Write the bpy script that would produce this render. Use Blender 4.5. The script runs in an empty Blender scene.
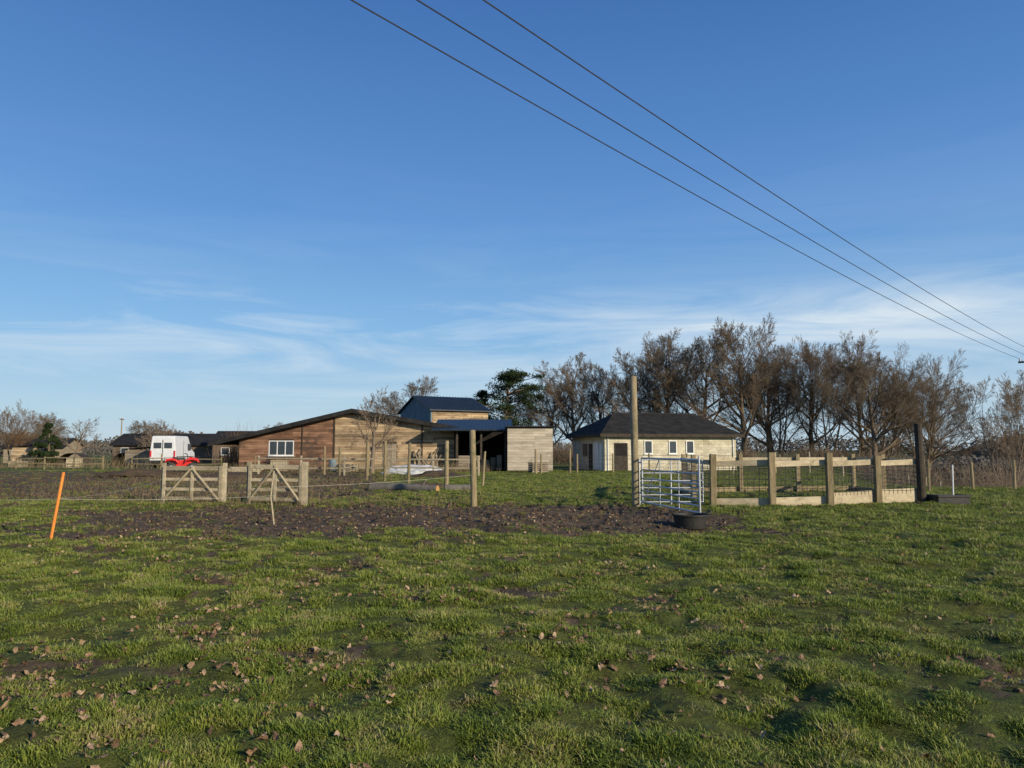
import bpy, math, random
import numpy as np
from mathutils import Vector, Matrix
random.seed(7); rng=np.random.default_rng(7)
S=bpy.context.scene
S.view_settings.view_transform='Standard'; S.view_settings.look='None'; S.view_settings.exposure=0
COL=S.collection

# ---------------------------------------------------------------- noise
def _hash(ix,iy,seed):
    h=(ix.astype(np.int64)*374761393+iy.astype(np.int64)*668265263+seed*1442695041)&0x7fffffff
    h=((h^(h>>13))*1274126177)&0x7fffffff
    h=h^(h>>16)
    return (h&0xffff)/65535.0
def vn(x,y,s,seed=0):
    x=np.asarray(x,float)/s; y=np.asarray(y,float)/s
    ix=np.floor(x); iy=np.floor(y); fx=x-ix; fy=y-iy
    fx=fx*fx*(3-2*fx); fy=fy*fy*(3-2*fy)
    a=_hash(ix,iy,seed); b=_hash(ix+1,iy,seed); c=_hash(ix,iy+1,seed); d=_hash(ix+1,iy+1,seed)
    return (a*(1-fx)+b*fx)*(1-fy)+(c*(1-fx)+d*fx)*fy
def fbm(x,y,s,seed=0,o=3):
    t=0;a=1;n=0
    c,sn=math.cos(.6),math.sin(.6)
    for i in range(o):
        t=t+a*vn(x,y,s,seed+i*17); n+=a; a*=.5; s/=2.05
        x,y=c*x-sn*y+3.1,sn*x+c*y+1.7
    return t/n
def sstep(a,b,x):
    t=np.clip((x-a)/(b-a),0,1); return t*t*(3-2*t)
def blob(x,y,cx,cy,rx,ry):
    return np.exp(-(((x-cx)/rx)**2+((y-cy)/ry)**2))
def mudmask(x,y):
    x=np.asarray(x,float); y=np.asarray(y,float)
    base=1.3*blob(x,y,1.2,18.2,3.3,2.6)+.85*blob(x,y,3.7,16.6,1.6,2.6)+.7*blob(x,y,-3.4,18.8,3.8,3.2)+.55*blob(x,y,-8,20.0,5,2.8)
    base+=.42*blob(x,y,-1.5,14.5,5,2.2)+.48*blob(x,y,-9,15.5,6,3.5)
    pen=sstep(22.8,25,y)*(1-sstep(54,62,y))*(1-sstep(-.20,-.15,x/np.maximum(y,1)))
    base+=.7*pen
    n=fbm(x,y,1.1,5)*.55+fbm(x,y,.35,9)*.45
    m=sstep(.47,.88,base*.60+n*.70)
    m=np.maximum(m, sstep(.58,.72,fbm(x,y,.5,31))*.75*sstep(.34,.58,fbm(x,y,4,44)+ (y<9)*.05-(x>2)*.07))
    return m
def H(x,y):
    x=np.asarray(x,float); y=np.asarray(y,float)
    d=np.hypot(x,y); f=1-sstep(35,90,d)
    m=mudmask(x,y)
    h=.11*(fbm(x,y,.36,2,2)-.5)+.10*(fbm(x,y,1.3,3,2)-.5)
    h=h*(1+.5*m)-.02*m
    h=h+.16*(vn(x,y,9,8)-.5)*sstep(2,8,d)
    return h*f-2.6*sstep(29,62,y)*sstep(.40,.60,x/np.maximum(y,1))

# ---------------------------------------------------------------- mesh helpers
def mesh_arr(name,V,Fq,smooth=False):
    V=np.asarray(V,np.float32); Fq=np.asarray(Fq,np.int32)
    me=bpy.data.meshes.new(name); k=Fq.shape[1]
    me.vertices.add(len(V)); me.vertices.foreach_set('co',V.ravel())
    me.loops.add(Fq.size); me.loops.foreach_set('vertex_index',Fq.ravel())
    me.polygons.add(len(Fq)); me.polygons.foreach_set('loop_start',np.arange(len(Fq),dtype=np.int32)*k)
    me.polygons.foreach_set('use_smooth',np.full(len(Fq),smooth))
    me.update(calc_edges=True)
    return me
def link(ob,parent=None):
    COL.objects.link(ob)
    if parent is not None: ob.parent=parent
    return ob
def empty(name):
    e=bpy.data.objects.new(name,None); e.empty_display_size=.5; COL.objects.link(e); return e
class MB:
    def __init__(s): s.v=[];s.f=[];s.m=[];s.r=[]
    def add(s,vs,fs,mat=0,rnd=None):
        b=len(s.v); s.v+= [tuple(v) for v in vs]
        r=random.random() if rnd is None else rnd
        for f in fs: s.f.append([b+i for i in f]); s.m.append(mat); s.r.append(r)
    def hexa(s,P,mat=0,rnd=None):
        s.add(P,[(0,3,2,1),(4,5,6,7),(0,1,5,4),(1,2,6,5),(2,3,7,6),(3,0,4,7)],mat,rnd)
    def box(s,x0,x1,y0,y1,z0,z1,mat=0,rnd=None,M=None):
        P=[Vector(p) for p in [(x0,y0,z0),(x1,y0,z0),(x1,y1,z0),(x0,y1,z0),(x0,y0,z1),(x1,y0,z1),(x1,y1,z1),(x0,y1,z1)]]
        if M is not None: P=[M@p for p in P]
        s.hexa(P,mat,rnd)
    def beam(s,a,b,w,h,mat=0,rnd=None,up=(0,0,1)):
        a=Vector(a);b=Vector(b);d=(b-a).normalized();up=Vector(up)
        sd=d.cross(up)
        if sd.length<.05: sd=d.cross(Vector((0,1,0)))
        sd.normalize(); u=sd.cross(d).normalized(); sd*=w/2; u*=h/2
        s.hexa([a-sd-u,a+sd-u,b+sd-u,b-sd-u,a-sd+u,a+sd+u,b+sd+u,b-sd+u],mat,rnd)
    def tube(s,pts,rad,n=10,mat=0,rnd=None,cap=True):
        pts=[Vector(p) for p in pts]
        if not hasattr(rad,'__len__'): rad=[rad]*len(pts)
        vs=[];fs=[]
        for i,p in enumerate(pts):
            d=(pts[min(i+1,len(pts)-1)]-pts[max(i-1,0)]).normalized()
            ref=Vector((0,0,1)) if abs(d.z)<.9 else Vector((0,1,0))
            u=d.cross(ref).normalized(); w=d.cross(u)
            for k in range(n):
                a=2*math.pi*k/n; vs.append(p+rad[i]*(math.cos(a)*u+math.sin(a)*w))
        for i in range(len(pts)-1):
            for k in range(n):
                k2=(k+1)%n; fs.append((i*n+k,i*n+k2,(i+1)*n+k2,(i+1)*n+k))
        if cap:
            fs.append(tuple(range(n-1,-1,-1))); fs.append(tuple((len(pts)-1)*n+k for k in range(n)))
        s.add(vs,fs,mat,rnd)
    def build(s,name,mats,parent=None,bevel=0,smooth=False):
        me=bpy.data.meshes.new(name); me.from_pydata(s.v,[],s.f)
        for m in mats: me.materials.append(m)
        me.polygons.foreach_set('material_index',s.m)
        at=me.attributes.new('rnd','FLOAT','FACE'); at.data.foreach_set('value',s.r)
        import bmesh
        bm=bmesh.new(); bm.from_mesh(me); bmesh.ops.recalc_face_normals(bm,faces=bm.faces); bm.to_mesh(me); bm.free()
        if smooth:
            me.polygons.foreach_set('use_smooth',[True]*len(me.polygons))
            try: me.set_sharp_from_angle(angle=math.radians(40))
            except Exception: pass
        me.update()
        ob=bpy.data.objects.new(name,me); link(ob,parent)
        if bevel:
            b=ob.modifiers.new('bevel','BEVEL'); b.width=bevel; b.segments=2; b.limit_method='ANGLE'
        return ob

# ---------------------------------------------------------------- materials
def newmat(name):
    m=bpy.data.materials.new(name); m.use_nodes=True
    return m,m.node_tree,m.node_tree.nodes['Principled BSDF']
def nd(nt,t,**k):
    n=nt.nodes.new(t)
    for a,b in k.items(): setattr(n,a,b)
    return n
def ramp(nt,fac,stops):
    r=nd(nt,'ShaderNodeValToRGB'); nt.links.new(fac,r.inputs[0])
    e=r.color_ramp.elements
    while len(e)<len(stops): e.new(.5)
    for i,(p,c) in enumerate(stops):
        e[i].position=p; e[i].color=(*c,1) if len(c)==3 else c
    return r.outputs[0]
def mat(name,a,b,scale=3,rough=.8,bump=.3,stretch=(1,1,1),rv=.5,dirt=None,metal=0,bscale=None,spec=.3):
    m,nt,p=newmat(name); L=nt.links.new
    tc=nd(nt,'ShaderNodeTexCoord'); mp=nd(nt,'ShaderNodeMapping'); mp.inputs['Scale'].default_value=stretch
    L(tc.outputs['Object'],mp.inputs[0])
    n=nd(nt,'ShaderNodeTexNoise'); n.inputs['Scale'].default_value=scale; n.inputs['Detail'].default_value=5; n.inputs['Roughness'].default_value=.65
    L(mp.outputs[0],n.inputs['Vector'])
    c=ramp(nt,n.outputs['Fac'],[(.3,a),(.7,b)])
    at=nd(nt,'ShaderNodeAttribute',attribute_name='rnd')
    mr=nd(nt,'ShaderNodeMapRange'); mr.inputs['To Min'].default_value=1-rv*.5; mr.inputs['To Max'].default_value=1+rv*.5
    L(at.outputs['Fac'],mr.inputs['Value'])
    vm=nd(nt,'ShaderNodeVectorMath',operation='SCALE'); L(c,vm.inputs[0]); L(mr.outputs[0],vm.inputs['Scale'])
    out=vm.outputs[0]
    if dirt:
        n2=nd(nt,'ShaderNodeTexNoise'); n2.inputs['Scale'].default_value=dirt[1]; n2.inputs['Detail'].default_value=7; n2.inputs['Roughness'].default_value=.7
        L(tc.outputs['Object'],n2.inputs['Vector'])
        f=ramp(nt,n2.outputs['Fac'],[(dirt[2],(0,0,0)),(dirt[2]+.15,(1,1,1))])
        mx=nd(nt,'ShaderNodeMix',data_type='RGBA'); L(f,mx.inputs[0]); L(out,mx.inputs[6]); mx.inputs[7].default_value=(*dirt[0],1)
        out=mx.outputs[2]
    L(out,p.inputs['Base Color'])
    p.inputs['Roughness'].default_value=rough; p.inputs['Metallic'].default_value=metal
    p.inputs['Specular IOR Level'].default_value=spec
    if bump:
        n3=nd(nt,'ShaderNodeTexNoise'); n3.inputs['Scale'].default_value=bscale or scale*5; n3.inputs['Detail'].default_value=3
        L(mp.outputs[0],n3.inputs['Vector'])
        bp=nd(nt,'ShaderNodeBump'); bp.inputs['Strength'].default_value=bump; bp.inputs['Distance'].default_value=.02
        L(n3.outputs['Fac'],bp.inputs['Height']); L(bp.outputs[0],p.inputs['Normal'])
    return m
def flat(name,a,b,scale=.6):
    m,nt,p=newmat(name); L=nt.links.new
    tc=nd(nt,'ShaderNodeTexCoord'); n=nd(nt,'ShaderNodeTexNoise'); n.inputs['Scale'].default_value=scale; n.inputs['Detail'].default_value=2
    L(tc.outputs['Object'],n.inputs['Vector']); L(ramp(nt,n.outputs['Fac'],[(.3,a),(.7,b)]),p.inputs['Base Color']); p.inputs['Roughness'].default_value=.9; p.inputs['Specular IOR Level'].default_value=.1
    return m
W_POST=mat('weathered_post_wood',(.17,.13,.07),(.33,.26,.15),4,.85,.5,(3,3,.6),.4,((.10,.12,.05),2.5,.55))
W_POLE=mat('old_pole_wood',(.22,.17,.10),(.38,.31,.20),4,.85,.5,(3,3,.6),.3,((.13,.12,.06),2.5,.52))
W_PALE=mat('pale_rail_wood',(.32,.26,.17),(.52,.44,.30),3,.8,.4,(.6,3,3),.35,((.18,.15,.09),3,.54))
W_GATE=mat('weathered_gate_wood',(.28,.23,.15),(.47,.40,.28),4,.85,.5,(1,2,2),.5,((.14,.12,.075),5,.55))
W_DARK=mat('dark_old_wood',(.03,.025,.02),(.075,.058,.042),4,.9,.5)
W_RED=mat('redbrown_cladding',(.12,.06,.038),(.29,.165,.10),1.4,.85,.4,(.6,1,3),.9,((.07,.052,.042),.9,.52))
W_TAN=mat('tan_cladding',(.22,.145,.08),(.47,.35,.22),1.4,.85,.4,(.6,1,3),.9,((.10,.07,.048),.9,.55))
W_LIGHT=mat('bleached_cladding',(.34,.29,.22),(.54,.47,.37),1.4,.85,.4,(.6,1,3),.5,((.2,.16,.11),.9,.57))
W_GREY=mat('grey_cladding',(.20,.16,.11),(.33,.27,.20),1.2,.85,.4,(.6,1,3),.5)
W_DULL=mat('dull_brick_wall',(.13,.09,.065),(.2,.15,.11),1.2,.9,.4,rv=.4)
ROOF=mat('dark_roof_sheet',(.014,.014,.015),(.04,.038,.036),1.5,.8,.3,rv=.2,dirt=((.06,.055,.035),.6,.62),spec=.15)
ROOFB=mat('slate_blue_roof',(.014,.022,.034),(.028,.04,.058),1.5,.45,.2,rv=.2)
BLUEW=mat('blue_grey_sheet',(.12,.18,.22),(.19,.25,.29),1,.6,.2,rv=.25)
CREAM=mat('cream_blockwork',(.42,.37,.26),(.66,.61,.47),1.6,.85,.5,rv=.22,dirt=((.30,.25,.17),1.1,.57),bscale=8)
WHITE=mat('white_paint',(.66,.66,.64),(.8,.8,.78),2,.5,.1,rv=.1,dirt=((.45,.43,.38),3,.62))
TARP=mat('grey_white_tarpaulin',(.4,.41,.42),(.62,.63,.63),2,.6,.4,rv=.1,dirt=((.25,.23,.2),3,.58))
SILV=mat('van_white_paint',(.6,.61,.62),(.74,.75,.76),2,.3,.05,rv=.05,spec=.5,dirt=((.36,.33,.27),2,.6))
GALV=mat('galvanised_steel',(.36,.38,.40),(.52,.54,.56),12,.42,.1,rv=.1,metal=.55)
WIRE=mat('fence_wire',(.07,.065,.06),(.11,.10,.09),5,.6,0,metal=.2)
CABLE=mat('power_cable',(.03,.03,.03),(.05,.05,.05),5,.6,0)
BLACK=mat('black_rubber',(.018,.018,.018),(.04,.038,.034),6,.6,.3,dirt=((.12,.09,.06),5,.6))
RED=mat('red_paint',(.55,.015,.012),(.65,.03,.025),3,.35,.05,rv=.1,spec=.5,dirt=((.2,.06,.04),4,.68))
ORANGE=mat('orange_stake_paint',(.62,.19,.03),(.78,.29,.06),6,.6,.2,dirt=((.3,.16,.07),9,.6))
LOGEND=mat('cut_wood',(.5,.27,.09),(.62,.36,.14),8,.8,.2)
BARK=mat('grey_bark',(.16,.14,.11),(.30,.27,.22),5,.9,.6,(1,1,.4))
GLASS=mat('window_glass',(.03,.04,.05),(.05,.06,.075),2,.12,0,rv=.1,spec=.7)
TAPE=mat('electric_fence_tape',(.4,.38,.32),(.5,.48,.42),4,.6,0)
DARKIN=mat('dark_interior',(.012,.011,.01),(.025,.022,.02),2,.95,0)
TREEBARK=flat('twig_bark',(.12,.088,.06),(.22,.168,.118))
TREEBARK2=flat('pale_twig_bark',(.16,.12,.085),(.28,.215,.155))
OSIER=flat('osier_twigs',(.14,.085,.045),(.24,.155,.085))
STRAW=flat('dead_stalks',(.15,.11,.06),(.33,.26,.15),1)

# ---------------------------------------------------------------- world + sun
AZ=math.radians(132); EL=math.radians(18)
w=bpy.data.worlds.new("World"); S.world=w; w.use_nodes=True; nt=w.node_tree; L=nt.links.new
bg=nt.nodes['Background']
sky=nd(nt,'ShaderNodeTexSky'); sky.sky_type='NISHITA'; sky.sun_disc=False
sky.sun_elevation=EL; sky.sun_rotation=AZ; sky.altitude=50; sky.air_density=1.0; sky.dust_density=.3; sky.ozone_density=3
tc=nd(nt,'ShaderNodeTexCoord'); sep=nd(nt,'ShaderNodeSeparateXYZ'); L(tc.outputs['Generated'],sep.inputs[0])
air=ramp(nt,sep.outputs['Z'],[(0,(.46,.62,.75)),(.06,(.41,.61,.79)),(.16,(.24,.49,.81)),(.30,(.12,.315,.70)),(.55,(.052,.17,.48)),(1,(.02,.07,.25))])
asc=nd(nt,'ShaderNodeVectorMath',operation='SCALE'); L(air,asc.inputs[0]); asc.inputs['Scale'].default_value=10.0
am=nd(nt,'ShaderNodeMix',data_type='RGBA'); am.inputs[0].default_value=.82; L(sky.outputs[0],am.inputs[6]); L(asc.outputs[0],am.inputs[7])
mp=nd(nt,'ShaderNodeMapping'); mp.inputs['Scale'].default_value=(1.5,1.5,12); mp.inputs['Rotation'].default_value=(0,math.radians(3),0); L(tc.outputs['Generated'],mp.inputs[0])
n=nd(nt,'ShaderNodeTexNoise'); n.inputs['Scale'].default_value=1.7; n.inputs['Detail'].default_value=9; n.inputs['Roughness'].default_value=.62; n.inputs['Distortion'].default_value=.7
L(mp.outputs[0],n.inputs['Vector'])
bx=nd(nt,'ShaderNodeMath',operation='MULTIPLY_ADD'); L(sep.outputs['X'],bx.inputs[0]); bx.inputs[1].default_value=.13; L(n.outputs['Fac'],bx.inputs[2])
cl=ramp(nt,bx.outputs[0],[(.39,(0,0,0)),(.70,(1,1,1))])
band=ramp(nt,sep.outputs['Z'],[(.03,(.3,.3,.3)),(.10,(.65,.65,.65)),(.165,(.95,.95,.95)),(.22,(.10,.10,.10)),(.4,(0,0,0))])
mul=nd(nt,'ShaderNodeMath',operation='MULTIPLY'); L(cl,mul.inputs[0]); L(band,mul.inputs[1])
mx=nd(nt,'ShaderNodeMix',data_type='RGBA'); L(mul.outputs[0],mx.inputs[0])
L(am.outputs[2],mx.inputs[6]); mx.inputs[7].default_value=(6.9,7.9,8.7,1)
L(mx.outputs[2],bg.inputs['Color']); bg.inputs['Strength'].default_value=.1
sd=bpy.data.lights.new('sun','SUN'); sd.energy=5.0; sd.angle=math.radians(.5); sd.color=(1,.88,.67)
so=bpy.data.objects.new('sun',sd); COL.objects.link(so)
to=Vector((math.sin(AZ)*math.cos(EL),math.cos(AZ)*math.cos(EL),math.sin(EL)))
so.rotation_euler=to.to_track_quat('Z','Y').to_euler(); so.location=to*50

# ---------------------------------------------------------------- camera
cd=bpy.data.cameras.new('camera'); cd.lens=26.0; cd.sensor_width=36; cd.clip_end=8000
co=bpy.data.objects.new('camera',cd); COL.objects.link(co); co.location=(0,0,1.6); co.rotation_euler=(math.radians(95.1),0,0); S.camera=co

# ---------------------------------------------------------------- ground
r=[.4]; 
while r[-1]<60: r.append(r[-1]*(1.009 if r[-1]>2.5 else 1.06))
while r[-1]<5000: r.append(r[-1]*1.035)
r=np.array(r)
front=np.linspace(-58,58,620); back=np.linspace(58,302,62)[1:-1]
ang=np.radians(np.concatenate([front,back])); NA=len(ang); NR=len(r)
X=r[:,None]*np.sin(ang)[None]; Y=r[:,None]*np.cos(ang)[None]
Z=H(X,Y)
V=np.stack([X,Y,Z],-1).reshape(-1,3); V=np.vstack([V,[[0,0,float(H(0,.01))]]])
i=np.arange(NR-1)[:,None]*NA; k=np.arange(NA)[None]; k2=(k+1)%NA
F=np.stack([i+k,i+NA+k,i+NA+k2,i+k2],-1).reshape(-1,4)[:, ::-1]
me=mesh_arr('ground',V,F,True)
mm=np.append(mudmask(X,Y).ravel(),0).astype(np.float32)
at=me.attributes.new('mud','FLOAT','POINT'); at.data.foreach_set('value',mm)
g=bpy.data.objects.new('ground',me); link(g)
m,nt,p=newmat('pasture_ground'); L=nt.links.new
geo=nd(nt,'ShaderNodeNewGeometry')
def noise(s,d=6,ro=.6):
    n=nd(nt,'ShaderNodeTexNoise'); n.inputs['Scale'].default_value=s; n.inputs['Detail'].default_value=d; n.inputs['Roughness'].default_value=ro
    L(geo.outputs['Position'],n.inputs['Vector']); return n.outputs['Fac']
ga=ramp(nt,noise(7,7,.78),[(.3,(.045,.036,.018)),(.45,(.085,.095,.024)),(.58,(.13,.155,.032)),(.72,(.21,.22,.065))])
gb=ramp(nt,noise(.3,4),[(.35,(.8,.9,.8)),(.65,(1.25,1.1,1.0))])
gm=nd(nt,'ShaderNodeMix',data_type='RGBA',blend_type='MULTIPLY'); gm.inputs[0].default_value=1; L(ga,gm.inputs[6]); L(gb,gm.inputs[7])
ma=ramp(nt,noise(6,8,.78),[(.3,(.035,.024,.016)),(.5,(.115,.08,.05)),(.72,(.28,.21,.14))])
att=nd(nt,'ShaderNodeAttribute',attribute_name='mud')
add=nd(nt,'ShaderNodeMath',operation='MULTIPLY_ADD'); L(noise(3.5,8,.74),add.inputs[0]); add.inputs[1].default_value=.95; 
sub=nd(nt,'ShaderNodeMath',operation='SUBTRACT'); L(att.outputs['Fac'],sub.inputs[0]); sub.inputs[1].default_value=.44; L(sub.outputs[0],add.inputs[2])
fm=ramp(nt,add.outputs[0],[(.36,(0,0,0)),(.60,(1,1,1))])
gx=nd(nt,'ShaderNodeMix',data_type='RGBA'); L(fm,gx.inputs[0]); L(gm.outputs[2],gx.inputs[6]); L(ma,gx.inputs[7])
L(gx.outputs[2],p.inputs['Base Color']); p.inputs['Roughness'].default_value=.9; p.inputs['Specular IOR Level'].default_value=.2
bp=nd(nt,'ShaderNodeBump'); bp.inputs['Strength'].default_value=1.0; bp.inputs['Distance'].default_value=.07; L(noise(16,6,.72),bp.inputs['Height']); L(bp.outputs[0],p.inputs['Normal'])
me.materials.append(m)

# ---------------------------------------------------------------- instanced scatter
def gn_scatter(name,pts,rot,scl,idx,coll):
    me=bpy.data.meshes.new(name); me.vertices.add(len(pts)); me.vertices.foreach_set('co',np.asarray(pts,np.float32).ravel())
    a=me.attributes.new('rot','FLOAT_VECTOR','POINT'); a.data.foreach_set('vector',np.asarray(rot,np.float32).ravel())
    a=me.attributes.new('scl','FLOAT_VECTOR','POINT'); a.data.foreach_set('vector',np.asarray(scl,np.float32).ravel())
    a=me.attributes.new('idx','INT','POINT'); a.data.foreach_set('value',np.asarray(idx,np.int32))
    ob=bpy.data.objects.new(name,me); link(ob)
    ng=bpy.data.node_groups.new(name+'_nodes','GeometryNodeTree')
    ng.interface.new_socket('Geometry',in_out='INPUT',socket_type='NodeSocketGeometry')
    ng.interface.new_socket('Geometry',in_out='OUTPUT',socket_type='NodeSocketGeometry')
    gi=ng.nodes.new('NodeGroupInput'); go=ng.nodes.new('NodeGroupOutput')
    ip=ng.nodes.new('GeometryNodeInstanceOnPoints'); ci=ng.nodes.new('GeometryNodeCollectionInfo')
    ci.inputs['Collection'].default_value=coll; ci.inputs['Separate Children'].default_value=True; ci.inputs['Reset Children'].default_value=True
    def na(nm,t):
        q=ng.nodes.new('GeometryNodeInputNamedAttribute'); q.data_type=t; q.inputs['Name'].default_value=nm; return q.outputs['Attribute']
    l=ng.links.new
    l(gi.outputs[0],ip.inputs['Points']); l(ci.outputs[0],ip.inputs['Instance']); ip.inputs['Pick Instance'].default_value=True
    l(na('idx','INT'),ip.inputs['Instance Index']); l(na('rot','FLOAT_VECTOR'),ip.inputs['Rotation']); l(na('scl','FLOAT_VECTOR'),ip.inputs['Scale'])
    l(ip.outputs[0],go.inputs[0])
    md=ob.modifiers.new('scatter','NODES'); md.node_group=ng
    return ob
def grassmat(name,stops):
    m,nt,p=newmat(name); L=nt.links.new
    oi=nd(nt,'ShaderNodeObjectInfo'); geo=nd(nt,'ShaderNodeNewGeometry')
    n=nd(nt,'ShaderNodeTexNoise'); n.inputs['Scale'].default_value=1.9; n.inputs['Detail'].default_value=3; n.inputs['Roughness'].default_value=.65; L(geo.outputs['Position'],n.inputs['Vector'])
    a=nd(nt,'ShaderNodeMath',operation='MULTIPLY_ADD'); L(oi.outputs['Random'],a.inputs[0]); a.inputs[1].default_value=.5
    b=nd(nt,'ShaderNodeMath',operation='MULTIPLY_ADD'); L(n.outputs['Fac'],b.inputs[0]); b.inputs[1].default_value=1.5; b.inputs[2].default_value=-.5; L(b.outputs[0],a.inputs[2])
    c=ramp(nt,a.outputs[0],stops)
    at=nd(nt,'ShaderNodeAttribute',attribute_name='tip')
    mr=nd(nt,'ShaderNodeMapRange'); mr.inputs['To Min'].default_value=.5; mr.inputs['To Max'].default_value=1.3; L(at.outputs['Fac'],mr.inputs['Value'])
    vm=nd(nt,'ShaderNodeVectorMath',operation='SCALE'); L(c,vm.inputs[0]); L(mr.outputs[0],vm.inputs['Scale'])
    L(vm.outputs[0],p.inputs['Base Color']); p.inputs['Roughness'].default_value=.5; p.inputs['Specular IOR Level'].default_value=.3
    tr=nd(nt,'ShaderNodeBsdfTranslucent'); L(vm.outputs[0],tr.inputs['Color'])
    mx=nd(nt,'ShaderNodeMixShader'); mx.inputs[0].default_value=.2; L(p.outputs[0],mx.inputs[1]); L(tr.outputs[0],mx.inputs[2])
    L(mx.outputs[0],nt.nodes['Material Output'].inputs['Surface'])
    return m
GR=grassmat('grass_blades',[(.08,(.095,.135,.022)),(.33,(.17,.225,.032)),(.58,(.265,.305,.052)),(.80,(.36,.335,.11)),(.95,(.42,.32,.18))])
def tuft(name,nb,rad,h,lean,wd):
    V=[];F=[];T=[]
    for b in range(nb):
        a=random.random()*6.283; q=rad*math.sqrt(random.random()); x,y=q*math.cos(a),q*math.sin(a)
        ha=h*random.uniform(.4,1.15)*(1-.5*q/rad); la=random.random()*6.283; ln=ha*random.uniform(.3,lean)
        dx=math.cos(la)*ln+x*.6; dy=math.sin(la)*ln+y*.6; wx=math.cos(la+1.57)*wd*random.uniform(.7,1.3); wy=math.sin(la+1.57)*wd
        i=len(V)
        V+=[(x-wx,y-wy,-.012),(x+wx,y+wy,-.012),(x+dx*.4-wx*.8,y+dy*.4-wy*.8,ha*.6),(x+dx*.4+wx*.8,y+dy*.4+wy*.8,ha*.6),(x+dx,y+dy,ha*.85)]
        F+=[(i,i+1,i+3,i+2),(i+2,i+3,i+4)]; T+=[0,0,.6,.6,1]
    me=bpy.data.meshes.new(name); me.from_pydata(V,[],F); at=me.attributes.new('tip','FLOAT','POINT'); at.data.foreach_set('value',T)
    me.materials.append(GR); return bpy.data.objects.new(name,me)
gc=bpy.data.collections.new('grass_tufts')
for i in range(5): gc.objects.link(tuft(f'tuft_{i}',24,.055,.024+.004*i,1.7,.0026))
dmin,dmax=1.8,70
def samp(N,power,halfdeg,dmin,dmax):
    e=2-power; u=rng.random(N); d=(dmin**e+u*(dmax**e-dmin**e))**(1/e)
    a=np.radians(rng.uniform(-halfdeg,halfdeg,N)); return d*np.sin(a),d*np.cos(a),d
x,y,d=samp(215000,1.6,43,dmin,dmax)
m_=mudmask(x,y); patch=fbm(x,y,.20,77,2); big=fbm(x,y,1.0,177,2)
keep=rng.random(len(x))<np.clip(1.05-1.15*m_,0.05,1)*np.clip(.10+1.6*sstep(.37,.60,.8*patch+.2*big),.10,1)
keep&=~((y>56.5)&(x>-24)&(x<-.5))
keep&=~((y>55.5)&(x>4)&(x<20))
x,y,d,patch,m_,big=x[keep],y[keep],d[keep],patch[keep],m_[keep],big[keep]
ss=(.6+.7*patch)*np.clip((d/7)**.6,1,3.0)*rng.uniform(.7,1.3,len(x))*(1-.35*m_)
hz=ss*(.4+1.2*sstep(.4,.75,patch))*(.75+.5*big)*np.clip(1.1-.014*d,.45,1)
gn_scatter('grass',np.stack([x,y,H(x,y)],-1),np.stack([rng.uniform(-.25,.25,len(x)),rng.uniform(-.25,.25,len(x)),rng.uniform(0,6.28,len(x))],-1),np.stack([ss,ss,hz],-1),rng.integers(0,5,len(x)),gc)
# leaves
LEAF,nt,p=newmat('dead_leaf'); L=nt.links.new
oi=nd(nt,'ShaderNodeObjectInfo'); L(ramp(nt,oi.outputs['Random'],[(.0,(.08,.045,.025)),(.5,(.22,.125,.065)),(1,(.40,.28,.17))]),p.inputs['Base Color']); p.inputs['Roughness'].default_value=.7
lc=bpy.data.collections.new('leaf_shapes')
for q in range(5):
    V=[(0,0,.012)];n_=12
    cz=random.uniform(.3,.9)
    for k in range(n_):
        a=2*math.pi*k/n_; rr=.034*(1+.12*math.cos(5*a+q))*(1-.45*abs(math.sin(a)))*random.uniform(.85,1.1)
        V.append((rr*math.cos(a),rr*math.sin(a),random.uniform(0,.012)+cz*rr*abs(math.sin(a+q*.4))))
    me=bpy.data.meshes.new('leaf'); me.from_pydata(V,[],[(0,1+k,1+(k+1)%n_) for k in range(n_)]); me.materials.append(LEAF)
    lc.objects.link(bpy.data.objects.new(f'leaf_{q}',me))
x,y,d=samp(26000,1.1,43,2,30)
pr=.08+.8*sstep(.48,.64,fbm(x,y,.9,123))+.4*mudmask(x,y)
pr*=np.where(x>1.0+.1*y,.3,1)
kp=rng.random(len(x))<pr; x,y,d=x[kp],y[kp],d[kp]; s_=rng.uniform(.3,1.2,len(x))
gn_scatter('fallen_leaves',np.stack([x,y,H(x,y)+.012],-1),np.stack([rng.uniform(-.8,.8,len(x)),rng.uniform(-.8,.8,len(x)),rng.uniform(0,6.28,len(x))],-1),np.stack([s_,s_,s_],-1),rng.integers(0,5,len(x)),lc)
cc=bpy.data.collections.new('clod_shapes')
CLOD=mat('soil_clod',(.05,.034,.022),(.18,.125,.08),20,.95,.6)
for q in range(3):
    import bmesh
    bm=bmesh.new(); bmesh.ops.create_icosphere(bm,subdivisions=2,radius=.05)
    for v in bm.verts: v.co*=random.uniform(.7,1.25); v.co.z*=.6
    me=bpy.data.meshes.new('clod'); bm.to_mesh(me); bm.free(); me.materials.append(CLOD); cc.objects.link(bpy.data.objects.new(f'clod_{q}',me))
x,y,d=samp(26000,.9,46,2.5,60); kp=rng.random(len(x))<np.clip(mudmask(x,y)*.75,.04,1); x,y,d=x[kp],y[kp],d[kp]
s_=rng.uniform(.25,1.0,len(x))*np.clip(d/14,.55,1.8)
gn_scatter('soil_clods',np.stack([x,y,H(x,y)],-1),rng.uniform(0,3,(len(x),3)),np.stack([s_*1.2,s_,s_*.8],-1),rng.integers(0,3,len(x)),cc)

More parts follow.
